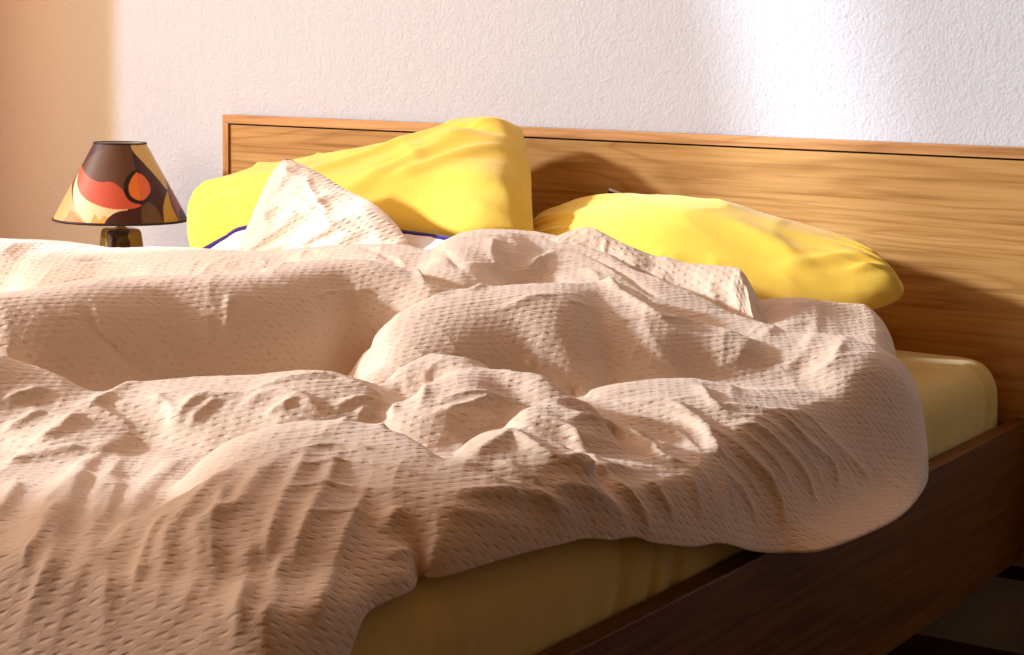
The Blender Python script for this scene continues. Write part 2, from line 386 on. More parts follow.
SAMPLE_MARK = 0
def sample(G_, x, y):
    fx = np.clip((x - gx[0]) / GS, 0, len(gx) - 1.001); fy = np.clip((y - gy[0]) / GS, 0, len(gy) - 1.001)
    i = int(fx); j = int(fy); u = fx - i; v = fy - j
    return (G_[i, j] * (1 - u) + G_[i + 1, j] * u) * (1 - v) + (G_[i, j + 1] * (1 - u) + G_[i + 1, j + 1] * u) * v
def march(px, py, G_):
    r = ray(px, py); r = r / np.linalg.norm(r); t0 = (0.95 - CAM[2]) / r[2] if r[2] < 0 else 2.0
    t = max(t0, 0.8); last = None
    while t < 6:
        p = CAM + r * t
        if gx[0] < p[0] < gx[-1] and gy[0] < p[1] < gy[-1]:
            if p[2] <= sample(G_, p[0], p[1]): return p
            last = p
        elif p[2] < 0.3: break
        t += 0.004
    return last if last is not None else onz(px, py, 0.62)
ST = [  # (points, height, width)
 ([(28,441),(51,429),(71,414),(86,408)], .016,.022), ([(86,408),(107,391),(127,381),(152,378)], .012,.02),
 ([(0,459),(25,453),(63,448),(94,445)], .014,.022),
 ([(150,420),(137,422),(119,434),(94,449),(76,464),(61,480),(46,495),(33,520),(18,543),(5,569),(-10,600)], .028,.024),
 ([(92,458),(79,474),(69,495),(56,523),(50,553),(36,589),(20,622),(8,660)], .022,.022), ([(129,430),(122,441),(112,462),(102,480),(98,495),(94,520),(89,546),(79,564),(64,595),(50,640)], .022,.018),
 ([(214,426),(203,436),(178,449),(162,462),(145,477),(133,495),(119,518),(107,541),(103,561),(102,591),(99,622),(92,665)], .030,.019),
 ([(168,432),(178,416),(190,401),(203,393),(221,391),(254,388)], .016,.022),
 ([(248,445),(221,464),(203,480),(186,497),(173,515),(163,533),(162,556),(157,583),(150,610)], .024,.018), ([(280,440),(264,460),(249,477),(240,492),(223,503),(203,513),(196,528),(200,546),(195,569),(183,594),(160,625)], .022,.018),
 ([(66,400),(95,407),(118,417),(135,428)], .010,.014), ([(110,400),(140,400),(165,402)], .010,.014),
 ([(150,390),(165,400),(172,412),(168,425)], .010,.013),
 ([(240,391),(260,383),(278,377),(303,372),(336,372),(357,380),(377,389),(397,397)], .012,.016),
 ([(240,406),(255,393),(278,388),(298,391),(316,401),(331,409)], .014,.018), ([(329,406),(347,400),(367,395),(382,398),(397,398)], .012,.014),
 ([(342,421),(362,411),(382,401),(397,397)], .010,.013),
 ([(445,352),(433,365),(425,378),(424,393),(418,408)], .007,.012),
 ([(382,424),(392,408),(405,398),(420,393)], .014,.014),
 ([(451,441),(445,455),(440,470)], -.014,.018), ([(520,415),(500,424),(475,428),(455,440)], -.012,.018),
 ([(430,400),(460,392),(495,394),(520,402)], .006,.012), ([(420,415),(455,408),(490,411),(512,420)], .006,.012),
 ([(458,467),(476,449),(495,437),(510,428),(520,431),(543,447),(569,457),(594,467),(622,482),(642,492)], .012,.016),
 ([(510,368),(531,363),(543,365),(561,378),(576,388)], .008,.010),
 ([(569,428),(575,414),(599,416),(612,424),(632,434),(658,447),(683,452)], .014,.016),
 ([(533,418),(546,415),(564,424),(581,441),(602,462)], .012,.015),
 ([(607,397),(637,398),(670,401),(691,414),(708,429),(721,452),(734,475)], .014,.018),
 ([(698,378),(711,398),(724,408),(739,411)], .010,.014), ([(612,426),(637,436),(663,454),(696,459)], .010,.014),
 ([(620,410),(650,418),(680,432),(700,448)], .008,.012),
 ([(700,428),(715,433),(746,451),(761,466),(774,484)], .013,.015), ([(715,456),(728,474),(741,486),(751,507),(758,525)], .012,.014),
 ([(725,425),(751,423),(769,433),(786,448),(802,466),(814,489),(826,512)], .014,.015),
 ([(700,405),(738,403),(769,408),(796,428),(812,443),(832,461),(840,484),(850,510)], .015,.016),
 ([(784,410),(802,411),(822,428),(842,448),(862,469),(883,489)], .013,.016),
 ([(761,463),(774,484),(781,502),(786,532)], .012,.014), ([(723,470),(723,496),(720,525)], .012,.014), ([(690,470),(697,492),(700,520)], .010,.014),
 ([(700,369),(725,364),(738,356),(751,338),(771,328),(789,313)], .006,.022),
 ([(809,303),(809,321),(802,336),(786,356)], -.004,.024), ([(818,298),(816,326),(809,341),(796,361),(755,380)], .006,.024),
 ([(852,331),(837,351),(824,364),(794,376)], .009,.016),
 ([(506,235),(508,258),(508,276)], -.006,.014), ([(494,234),(492,250),(500,270)], .008,.012),
 ([(510,281),(531,266),(546,253),(562,243)], .012,.014),
 ([(556,262),(576,263),(594,269),(615,282),(632,295),(648,305),(663,312),(683,314),(698,317),(711,324)], .015,.014), ([(560,252),(580,253),(600,259),(622,272),(640,285),(658,297),(676,304),(700,309)], -.010,.014),
 ([(442,250),(455,262),(466,277)], -.014,.012), ([(425,298),(450,288),(478,284),(494,274)], .008,.010), ([(598,391),(588,398),(574,386),(560,372)], -.014,.011), ([(384,376),(400,386),(412,388)], -.010,.012),
 ([(480,309),(513,304),(531,294),(556,292),(574,299),(607,304)], .005,.016),

 ([(382,250),(402,260),(423,276),(441,293)], .010,.010), ([(360,246),(385,255),(410,270)], -.008,.012),
 ([(316,296),(331,293),(349,291),(377,288)], .007,.008), ([(365,304),(380,309),(396,313)], .005,.008),
 ([(362,378),(366,352),(372,331)], -.012,.016),
 ([(86,304),(96,326),(114,342),(132,357),(152,372)], -.013,.016), ([(94,300),(103,322),(120,337),(140,352)], .006,.012),
 ([(280,262),(300,252),(330,245)], .008,.012), ([(240,262),(258,268),(262,278)], -.008,.012), ([(75,262),(100,258),(130,262)], -.008,.016),
 ([(205,310),(208,340),(200,362)], .004,.012), ([(230,290),(228,310),(226,338)], .005,.008),
 ([(256,522),(247,551),(241,579),(239,609),(231,655)], .018,.016), ([(287,546),(278,569),(271,597),(260,630)], .014,.014),
 ([(330,560),(322,590),(310,630)], .008,.016),
 ([(408,503),(393,515),(380,530)], .008,.011), ([(385,556),(408,551),(421,556)], .008,.012),
 ([(440,488),(465,487),(491,489),(524,493),(542,497),(557,506),(575,518),(585,529)], .016,.016),
 ([(572,475),(582,468),(605,465),(643,464)], .012,.013), ([(549,493),(567,485),(592,493),(613,506),(625,521),(627,535)], .014,.015),
 ([(605,473),(623,488),(638,508),(653,534)], .012,.014), ([(643,475),(661,496),(676,518)], .010,.013),
 ([(300,445),(340,440),(380,446)], .006,.012), ([(290,465),(340,458),(400,466),(440,478)], .006,.013),
 ([(280,490),(330,482),(390,488),(430,500)], .006,.013), ([(300,515),(350,508),(410,515)], .005,.013), ([(430,505),(480,515),(530,530)], .006,.016),
]
# outline of the duvet in plan (world x, y)
LOW = lower + .006
def W(px, py, z=0): return tuple(march(px, py, LOW)[:2])
OUT = [(-0.13, -0.45), (0.30, -0.36), (0.70, -0.34), (1.05, -0.38), (1.25, -0.40), (1.50, -0.39), (1.63, -0.34), (1.69, -0.275),
       (1.74, -0.25), (1.79, -0.285), (1.825, -0.355), (1.85, -0.43), (1.89, -0.50),
       W(925, 440, .56), W(927, 480, .50), W(905, 510, .48), W(870, 530, .47), W(820, 548, .465), W(780, 550, .47), W(740, 545, .50),
       W(700, 545, .53), W(675, 545, .545), W(650, 542, .555), W(635, 535, .565), W(610, 537, .565), W(585, 538, .568), W(555, 543, .57), W(500, 557, .572), W(455, 570, .572),
       W(430, 574, .572), W(419, 570, .572), W(412, 586, .572), (1.915, -1.93), (1.945, -2.02), (1.955, -2.12), (1.93, -2.22), (1.80, -2.29), (1.55, -2.30), (1.0, -2.32),
       (0.4, -2.28), (-0.08, -2.2), (-0.14, -1.8), (-0.15, -1.0)]
OP = np.array(OUT)
Q = np.vstack([OP[-1:], OP, OP[:2]]); oc = []
for i in range(1, len(Q) - 2):
    for t in np.linspace(0, 1, 8, endpoint=False):
        a, b, c, d = Q[i - 1], Q[i], Q[i + 1], Q[i + 2]
        oc.append(.5 * ((2 * b) + (c - a) * t + (2 * a - 5 * b + 4 * c - d) * t * t + (3 * b - a - 3 * c + d) * t ** 3))
oc = np.array(oc); ocl = np.vstack([oc, oc[:1]])
dist, _, OXv, OYv = polydist(X, Y, ocl)
inside = np.zeros(X.shape, bool)
for i in range(len(ocl) - 1):
    x0, y0 = ocl[i]; x1, y1 = ocl[i + 1]
    c = ((y0 > Y) != (y1 > Y)); xi = x0 + (Y - y0) * (x1 - x0) / (y1 - y0 + 1e-12); inside ^= c & (X < xi)
sd = np.where(inside, dist, -dist)
gR = smooth01((X - 1.35) / .3) * smooth01((Y + 1.55) / .25) * smooth01((-0.62 - Y) / .25)
eR = 0.055 + 0.34 * gR; edge = np.clip(sd / eR, 0, 1); ep = np.clip(1 - (1 - edge) ** 2, 0, 1) ** (.5 + .35 * gR)
Hf = lower + 0.004 + (H - lower) * ep
inn = sd > 0
fm = inn[:-1, :-1] | inn[1:, :-1] | inn[1:, 1:] | inn[:-1, 1:]
keep = np.zeros(X.shape, bool)
keep[:-1, :-1] |= fm; keep[1:, :-1] |= fm; keep[1:, 1:] |= fm; keep[:-1, 1:] |= fm
SURF = np.where(sd > 0, Hf, lower)
gxx, gyy = np.gradient(blur(SURF, 3), GS); NN = np.stack([-gxx, -gyy, np.ones_like(gxx)], -1); NN /= np.linalg.norm(NN, axis=2, keepdims=True)
DISP = np.zeros_like(X)
def stroke(pts, amp, w, asym=0.92, taper=0.25):
    """raise (or press in) one fold of the cloth along a line on the surface, along the surface normal"""
    P = dens(np.array([march(px, py, SURF + amp * .5) for px, py in pts]), 5)
    P = P[np.concatenate([[True], np.linalg.norm(np.diff(P, axis=0), axis=1) > 1e-4])]
    lo = P.min(0) - 4 * w; hi = P.max(0) + 4 * w
    i0, i1 = np.searchsorted(gx, [lo[0], hi[0]]); j0, j1 = np.searchsorted(gy, [lo[1], hi[1]])
    if i1 - i0 < 2 or j1 - j0 < 2: return
    xs = X[i0:i1, j0:j1]; ys = Y[i0:i1, j0:j1]; zs = SURF[i0:i1, j0:j1]
    best = np.full(xs.shape, 1e9); T = np.zeros(xs.shape); ZO = np.zeros(xs.shape)
    seg = np.linalg.norm(np.diff(P, axis=0), axis=1); cum = np.concatenate([[0], np.cumsum(seg)])
    for k in range(len(P) - 1):
        d = P[k + 1] - P[k]; t = np.clip(((xs - P[k, 0]) * d[0] + (ys - P[k, 1]) * d[1] + (zs - P[k, 2]) * d[2]) / (d @ d), 0, 1)
        e = [xs - P[k, 0] - t * d[0], ys - P[k, 1] - t * d[1], zs - P[k, 2] - t * d[2]]; dd = np.sqrt(e[0] ** 2 + e[1] ** 2 + e[2] ** 2); m = dd < best
        best[m] = dd[m]; T[m] = ((cum[k] + t * seg[k]) / cum[-1])[m]
        sg = (e[0] * (CAM[0] - xs) + e[1] * (CAM[1] - ys)) / (np.hypot(CAM[0] - xs, CAM[1] - ys) * np.maximum(dd, 1e-6)) - .6 * e[2] / np.maximum(dd, 1e-6)
        ZO[m] = sg[m]
    ww = w * (1 + (asym - 1) * smooth01(ZO * .5 + .5)) * 1.25
    prof = np.exp(-(np.sqrt(best ** 2 + (.22 * ww) ** 2) - .22 * ww) / (.60 * ww))
    tp = smooth01(T / taper) * smooth01((1 - T) / taper)
    DISP[i0:i1, j0:j1] += amp * prof * (0.1 + 0.9 * tp)
def zone(pts): return pts[0][0] > 680 and pts[0][1] > 400
def between(a, b, t=.5):
    a, b = dens(a, 6), dens(b, 6); q = np.linspace(0, 1, 6)
    f = lambda P: np.stack([np.interp(q, np.linspace(0, 1, len(P)), P[:, k]) for k in (0, 1)], 1)
    return [tuple(v) for v in f(a) * (1 - t) + f(b) * t]
_r = [p_ for p_, _, _ in ST if zone(p_)]
for i_, j_ in ((0, 1), (0, 2), (2, 3), (3, 4), (0, 5), (1, 6), (4, 3)): ST.append((between(_r[i_], _r[j_], .5 if (i_, j_) != (4, 3) else .25), .007, .011))
ST += [([(340,440),(330,470),(312,505),(296,545),(285,590)], .010, .014), ([(310,440),(296,470),(280,500),(268,540),(262,580)], .010, .014),
 ([(232,470),(218,500),(212,530),(214,560),(205,600)], .009, .012), ([(60,500),(42,530),(25,565),(8,600)], .012, .014), ([(120,470),(110,500),(104,525)], .010, .012),
 ([(372,470),(360,500),(344,535),(332,575),(325,610)], .008, .014), ([(18,470),(10,490),(-10,520)], .012, .016), ([(0,430),(20,418),(45,405)], .010, .014), ([(0,400),(22,392),(48,384)], .008, .012),
 ([(176,500),(150,530),(140,560),(134,600)], .010, .012), ([(250,560),(246,590),(236,630)], .008, .012), ([(220,395),(200,408),(188,425)], .010, .012), ([(300,392),(285,402),(262,412)], .008, .012),
 ([(500,395),(470,402),(440,412)], .008, .012), ([(500,455),(520,470),(545,485)], .010, .014), ([(480,470),(500,480),(530,488)], .008, .012), ([(640,405),(672,412),(700,428),(716,446)], .009, .012), ([(625,425),(652,436),(676,446)], .009, .012)]
for pts, amp, w in ST: stroke(pts, amp * (.5 if zone(pts) else 1) * (.85 if pts[0][0] < 400 and pts[0][1] > 380 else .85), w * (.55 if zone(pts) or pts[0][0] < 400 and pts[0][1] > 380 else .72))
# small irregular creases everywhere, warped so they wander
wx = X + .05 * vnoise(X * 7, Y * 7, 31); wy = Y + .05 * vnoise(X * 7 + 40, Y * 7, 32)
def ridged(x, y, s): return 1 - 2 * np.abs(vnoise(x, y, s))
cr = ridged(wx * 9 + wy * 5, wy * 6 - wx * 3, 41) ** 3 * .0022 + ridged(wx * 19 - wy * 8, wy * 15 + wx * 6, 42) ** 4 * .0012 + vnoise(wx * 55, wy * 55, 43) * .0006
flat = np.exp(-((X - .95) / .45) ** 2 - ((Y + 1.12) / .14) ** 2) * .5
DISP += (cr - .001) * (1 - flat)


DISP *= np.clip(sd / .02, 0, 1) ** .5
DISP = DISP - .004 * np.clip(sd / .05, 0, 1)
XX = np.where(sd < 0, X - OXv, X); YY = np.where(sd < 0, Y - OYv, Y); HH = np.where(sd < 0, low(XX, YY) + .003, Hf)
idx = -np.ones(X.shape, int); idx[keep] = np.arange(keep.sum())
Fq = np.stack([idx[:-1, :-1][fm], idx[1:, :-1][fm], idx[1:, 1:][fm], idx[:-1, 1:][fm]], 1)
Vq = np.stack([XX[keep], YY[keep], HH[keep]], 1) + (NN * np.where(sd < 0, 0, DISP)[..., None])[keep]; UVq = np.stack([Vq[:, 0] * .84 + Vq[:, 1] * .54 - .35 * Vq[:, 2], Vq[:, 0] * .54 - Vq[:, 1] * .84 - .95 * Vq[:, 2]], 1)

def sheet_patch(rows, n=10, thick=0.0):
    """lofted cloth flap from rows of world points -> verts, faces, uv"""
    rows = [dens(np.array(r), n) for r in rows]; m = min(len(r) for r in rows)
    Rw = np.array([r[np.linspace(0, len(r) - 1, m).round().astype(int)] for r in rows])
    cols = np.array([dens(Rw[:, k], n) for k in range(m)])          # m x K x 3
    a, b = cols.shape[:2]
    u = np.concatenate([[0], np.cumsum(np.linalg.norm(np.diff(cols.mean(1), axis=0), axis=1))])
    v = np.concatenate([[0], np.cumsum(np.linalg.norm(np.diff(cols.mean(0), axis=0), axis=1))])
    return cols, u, v
Bq = Vq.copy(); Bq[:, 2] = np.minimum(low(Bq[:, 0], Bq[:, 1]) + .001, Vq[:, 2] - .0005)
ed = np.concatenate([Fq[:, [0, 1]], Fq[:, [1, 2]], Fq[:, [2, 3]], Fq[:, [3, 0]]]); key = np.sort(ed, 1) @ np.array([10 ** 7, 1])
_, first, cnt = np.unique(key, return_index=True, return_counts=True); be = ed[first[cnt == 1]]; nq = len(Vq)
Sq = np.stack([be[:, 1], be[:, 0], be[:, 0] + nq, be[:, 1] + nq], 1)
verts = [Vq, Bq]; faces = [Fq, Fq[:, ::-1] + nq, Sq]; uvs = [UVq, UVq]; nv = 2 * nq
def add_grid(Pg, uv):
    global nv
    a, b = Pg.shape[:2]; ii = np.arange(a * b).reshape(a, b) + nv
    verts.append(Pg.reshape(-1, 3)); uvs.append(uv.reshape(-1, 2)); nv += a * b
    faces.append(np.stack([ii[:-1, :-1].ravel(), ii[1:, :-1].ravel(), ii[1:, 1:].ravel(), ii[:-1, 1:].ravel()], 1))
# upright pinched corner of the duvet leaning on the left pillow: a hollow two-sided tent of cloth
def tent():
    ys = -0.52
    left = [(222, 262), (232, 254), (240, 243), (252, 215), (263, 190), (274, 170), (284, 159)]
    right = [(440, 268), (412, 246), (396, 224), (374, 204), (345, 189), (318, 172), (292, 160)]
    Lp = dens(np.array([ony(a, b, ys) for a, b in left]), 8); Rp = dens(np.array([ony(a, b, ys) for a, b in right]), 8)
    for side in (-1, 1):
        n = 70; t = np.linspace(0, 1, n)
        Pg = Lp[:, None] * (1 - t)[None, :, None] + Rp[:, None] * t[None, :, None]
        h = np.linspace(0, 1, len(Lp))[:, None]
        bul = 0.075 * np.sin(np.pi * t)[None] ** .8 * (1 - h * .93) ** .8
        uu = t[None] + 0 * h
        wr = .020 * ridged(uu * 4.2 * (1.1 - h) - h * 2.5 + 1.3, h * 3.2 + uu * 1.5, 51) ** 2 + .014 * ridged(uu * 7 * (1.1 - h) + h * 5, h * 6.5 - uu * 3, 52) ** 2 + .006 * vnoise(uu * 14 * (1.1 - h), h * 14, 53)
        fade = np.sin(np.pi * t)[None] ** .35
        off = side * bul + (wr - .008) * fade * (1 - h * .6)
        Pg = Pg.copy(); Pg[:, :, 1] -= off * (1 if side == 1 else 1)
        w_ = np.linalg.norm(Rp - Lp, axis=1)
        add_grid(Pg if side == 1 else Pg, np.stack([t[None] * w_[:, None], h * .38 + 0 * t[None]], -1))
tent()
def flap():                                                   # loose strip of the duvet's far hem, leaning on the right pillow
    top = [(548, 240, -.50), (572, 230, -.47), (589, 227, -.46), (602, 232, -.46), (615, 239, -.46), (632, 247, -.46), (653, 255, -.45), (668, 257, -.45), (683, 262, -.45), (709, 265, -.45), (734, 267, -.45), (743, 272, -.46), (755, 292, -.47), (770, 318, -.48)]
    Tp = dens(np.array([ony(*p) for p in top]), 14); k = len(Tp); t = np.linspace(0, 1, k)
    Bt = Tp.copy(); Bt[:, 1] -= .085; Bt[:, 2] = .60 + 0 * t; Bt[:, 0] += .03
    bk = Tp.copy(); bk[:, 1] += .03; bk[:, 2] = .60
    n = 60; rows = []
    for i in range(n + 1):
        h = i / n; q_ = Bt * (1 - h) + Tp * h
        q_ = q_ + np.array([.25, -.9, .35]) * ((.022 * math.sin(math.pi * min(h * 1.02, 1)) ** .7) + (.011 * ridged(t * 9 + h * 1.5, h * 3 + t * 2, 71) ** 2 + .004 * vnoise(t * 34, h * 8 + t * 0, 73)) * min(1, (1 - h) * 8))[:, None]
        rows.append(q_)
    for i in range(1, 14): rows.append(Tp * (1 - i / 13) + bk * (i / 13) + np.array([0, .02 * math.sin(math.pi * i / 13), .0]))
    G_ = np.array(rows); w_ = np.concatenate([[0], np.cumsum(np.linalg.norm(np.diff(Tp, axis=0), axis=1))])
    hh = np.linspace(0, .25, len(rows)); add_grid(G_, np.stack(np.broadcast_arrays(w_[None], hh[:, None]), -1))
flap()
V_all = np.vstack(verts); F_all = np.vstack(faces); UV_all = np.vstack(uvs)
duvet = mesh('duvet', V_all, F_all, M_duvet, uv=UV_all)
tag(duvet, 'crumpled beige seersucker duvet heaped across the bed in deep folds', 'duvet')

# ---------------------------------------------------------------- pillows (Coons patch outline, puffed on both sides)
def pillow(name, edges, thick, mat, n=90, wr=(0.006, 3.0), folds=(), bias=0.6, seed=60, pw=.42):
    """edges: bottom (l->r), top (l->r), left (b->t), right (b->t): world polylines of the seam"""
    def rs(P):
        P = dens(np.array(P), 10); s = np.concatenate([[0], np.cumsum(np.linalg.norm(np.diff(P, axis=0), axis=1))]); s /= s[-1]
        t = np.linspace(0, 1, n); return np.stack([np.interp(t, s, P[:, k]) for k in range(3)], 1)
    Bt, Tp, Lf, Rt = map(rs, edges); t = np.linspace(0, 1, n); u = t[:, None, None]; v = t[None, :, None]
    Pg = (1 - v) * Bt[:, None] + v * Tp[:, None] + (1 - u) * Lf[None] + u * Rt[None] \
        - ((1 - u) * (1 - v) * Bt[0] + u * (1 - v) * Bt[-1] + (1 - u) * v * Tp[0] + u * v * Tp[-1])
    # resample so that rows bunch at the seam
    dU = np.gradient(Pg, axis=0); dV = np.gradient(Pg, axis=1); N = np.cross(dU, dV)
    N /= np.linalg.norm(N, axis=2, keepdims=True) + 1e-9; Nm = nrm(N.mean((0, 1)))
    N = nrm(0.5 * N.mean((0, 1)) + 0 * Nm)[None, None] + 0 * N
    if (N[0, 0] @ (CAM - Pg.mean((0, 1)))) < 0: N = -N
    U2, V2 = np.meshgrid(2 * t - 1, 2 * t - 1, indexing='ij')
    prof = (np.clip(1 - U2 ** 2, 0, 1) * np.clip(1 - V2 ** 2, 0, 1)) ** pw
    a, b = U2 * .5 + .5, V2 * .5 + .5
    w1 = ridged(a * wr[1] * 2 + .4 * vnoise(a * 4, b * 4, seed), b * wr[1] + a * 2, seed + 1) ** 2 * wr[0] + vnoise(a * 9, b * 9, seed + 2) * wr[0] * .8
    rad = np.maximum(np.abs(U2), np.abs(V2)); w2 = ridged(np.arctan2(V2, U2) * 5, rad * 1.5, seed + 3) ** 2 * smooth01((rad - .55) / .35) * smooth01((1 - rad) / .08) * wr[0] * 1.2
    f = thick * prof + (w1 - wr[0] * .4) * np.clip(prof * 2, 0, 1) + w2
    for (uv0, uv1, amp, w) in folds:
        A_ = np.array(uv0); B_ = np.array(uv1); d_ = B_ - A_; tt = np.clip(((a - A_[0]) * d_[0] + (b - A_[1]) * d_[1]) / (d_ @ d_), 0, 1)
        dd = np.hypot(a - A_[0] - tt * d_[0], b - A_[1] - tt * d_[1]); f = f + amp * np.exp(-(dd / w) ** 2) * np.sin(np.pi * np.clip(tt, .02, .98)) ** .5 * np.clip(prof * 2, 0, 1)
    front = Pg + N * f[..., None] * bias * 2; backp = Pg - N * (thick * prof * (1 - bias) * 2)[..., None]
    ii = np.arange(n * n).reshape(n, n); jj = ii + n * n
    F1 = np.stack([ii[:-1, :-1].ravel(), ii[1:, :-1].ravel(), ii[1:, 1:].ravel(), ii[:-1, 1:].ravel()], 1); F2 = F1[:, ::-1] + n * n
    bm = bmesh.new(); vs = [bm.verts.new(p) for p in np.vstack([front.reshape(-1, 3), backp.reshape(-1, 3)])]
    for q_ in np.vstack([F1, F2]): bm.faces.new([vs[k] for k in q_])
    bmesh.ops.remove_doubles(bm, verts=bm.verts, dist=1e-5); bmesh.ops.recalc_face_normals(bm, faces=bm.faces)
    me = bpy.data.meshes.new(name); bm.to_mesh(me); bm.free(); me.polygons.foreach_set('use_smooth', [True] * len(me.polygons))
    me.materials.append(mat); o = bpy.data.objects.new(name, me); COL.objects.link(o); return o, (Bt, Tp, Lf, Rt)

def Wy(l): return [ony(a, b, c) for a, b, c in l]
# left pillow: leans on the headboard, its right top corner pushed up above it
pl, _ = pillow('pillow', (
    Wy([(196, 262, -.40), (280, 268, -.42), (380, 262, -.42), (470, 252, -.40), (534, 242, -.34)]),
    Wy([(200, 198, -.12), (225, 188, -.12), (290, 179, -.12), (350, 171, -.12), (400, 161, -.11), (440, 147, -.10), (470, 131, -.10), (500, 123, -.10), (522, 129, -.10)]),
    Wy([(196, 262, -.40), (190, 245, -.35), (191, 222, -.25), (200, 198, -.12)]),
    Wy([(534, 242, -.34), (532, 205, -.28), (530, 165, -.18), (522, 129, -.10)])), .095, M_yellow, wr=(.007, 3.0), seed=60, bias=.55,
    folds=(((.55, .25), (.93, .80), .012, .035), ((.40, .42), (.80, .92), .012, .03), ((.62, .50), (.86, .72), .008, .02), ((.70, .35), (.97, .62), .010, .03), ((.05, .55), (.45, .62), .006, .05), ((.84, .84), (.95, .70), -.010, .03)))
tag(pl, 'bright yellow pillow propped upright against the left half of the headboard', 'pillow')
pr, _ = pillow('pillow', (
    Wy([(540, 262, -.29), (640, 285, -.28), (760, 306, -.27), (850, 306, -.25), (899, 298, -.22)]),
    Wy([(532, 226, -.13), (570, 216, -.11), (615, 210, -.10), (680, 212, -.10), (740, 221, -.10), (800, 238, -.10), (850, 252, -.12), (885, 268, -.16)]),
    Wy([(540, 262, -.29), (526, 252, -.26), (524, 242, -.22), (532, 226, -.13)]),
    Wy([(899, 298, -.22), (904, 290, -.21), (899, 279, -.20), (885, 268, -.16)])), .075, M_yellow, wr=(.006, 2.4), seed=80, bias=.55,
    folds=(((.72, .15), (.95, .45), .008, .03), ((.60, .55), (.80, .10), .008, .04), ((.88, .2), (.98, .35), .008, .02)))
tag(pr, 'yellow pillow lying low against the right half of the headboard', 'pillow')

# ---------------------------------------------------------------- white pillow with purple piping under the left yellow one
wp, seams = pillow('pillow', (
    Wy([(200, 285, -.56), (280, 292, -.58), (380, 288, -.58), (470, 276, -.56)]),
    Wy([(206, 252, -.46), (228, 240, -.46), (250, 230, -.46), (330, 226, -.46), (405, 235, -.46), (440, 240, -.46), (478, 246, -.46)]),
    Wy([(200, 285, -.56), (200, 270, -.5), (206, 252, -.46)]),
    Wy([(470, 276, -.56), (480, 262, -.5), (478, 246, -.46)])), .02, M_white, n=50, wr=(.002, 3), seed=90)
tag(wp, 'white pillow with a dark purple piped edge sticking out under the left yellow pillow', 'pillow')
def tube(name, P, r, mat, parent, seg=10):
    P = np.asarray(P); v = []; f = []
    for i, p in enumerate(P):
        t = nrm(P[min(i + 1, len(P) - 1)] - P[max(i - 1, 0)]); a = nrm(np.cross(t, [0.1, 0.2, 1])); b = np.cross(t, a)
        for k in range(seg): q = 2 * math.pi * k / seg; v.append(p + r * (a * math.cos(q) + b * math.sin(q)))
    for i in range(len(P) - 1):
        for k in range(seg): k2 = (k + 1) % seg; f.append((i * seg + k, i * seg + k2, (i + 1) * seg + k2, (i + 1) * seg + k))
    o = mesh(name, v, f, mat); o.parent = parent; return o
pp = tube('piping', seams[1] + np.array([0, -.004, 0]), 0.0105, M_purple, wp); pp['label'] = 'dark purple piping'
# care tag with a purple print behind the right pillow
tg = [ony(609, 188, -.07), ony(622, 193, -.06), ony(624, 206, -.06), ony(607, 206, -.07)]
th = np.array([0, .0012, 0]); tv = [p for p in tg] + [p + th for p in tg]
t_o = mesh('care_tag', tv, [(0, 1, 2, 3), (7, 6, 5, 4), (0, 4, 5, 1), (1, 5, 6, 2), (2, 6, 7, 3), (3, 7, 4, 0)], M_white, smooth=False); t_o.parent = pr
t_o['label'] = 'small white fabric corner with a purple stripe'
st_ = [ony(608.5, 190.5, -.072), ony(620, 194.5, -.062), ony(620, 197, -.062), ony(608, 194.5, -.072)]
sv = [p for p in st_] + [p + th for p in st_]
s_o = mesh('stripe', sv, [(0, 1, 2, 3), (7, 6, 5, 4), (0, 4, 5, 1), (1, 5, 6, 2), (2, 6, 7, 3), (3, 7, 4, 0)], M_purple, smooth=False); s_o.parent = t_o

# ---------------------------------------------------------------- nightstand and lamp
NX, NY = -0.215, -0.17
ns = empty('nightstand', (NX, NY, 0)); tag(ns, 'small wooden nightstand beside the bed, under the patterned lamp', 'nightstand')
adopt(box('cabinet', (NX - .20, NY - .18, 0.0), (NX + .185, NY + .19, 0.43), M_frame, bev=.003), ns)
adopt(box('top', (NX - .205, NY - .19, 0.43), (NX + .188, NY + .20, 0.452), M_frame, bev=.003), ns)
dr = adopt(box('drawer', (NX - .185, NY - .195, 0.26), (NX + .17, NY - .180, 0.415), M_frame, bev=.002), ns)
kn = lathe('knob', [(0.0001, .022), (.010, .02), (.013, .012), (.006, .004), (.006, 0)], M_brass, None, 24)
kn.rotation_euler = (math.pi / 2, 0, 0); kn.location = (NX, NY - .195, .34); kn.parent = dr

# shade: position on a facing plane from the photo
zt = 0.452
cb = ony(121, 219, NY); ct = ony(120, 143, NY)
LX, LZ0, LZ1 = cb[0], cb[2], ct[2]
dist_l = np.linalg.norm(cb - CAM); rb = 64.5 / F * dist_l; rt = 24.9 / F * dist_l
lamp = empty('table_lamp', (LX, NY, zt)); tag(lamp, 'table lamp with a patterned orange and brown cone shade beside the bed', 'lamp')
M_shade_in = plain('shade_lining', (0.75, 0.72, 0.66, 1), 0.8)
toc = math.atan2(CAM[1] - NY, CAM[0] - LX)
def spl(P, n=8): 
    P = np.array(P + [P[0]], float); return dens(P, n)
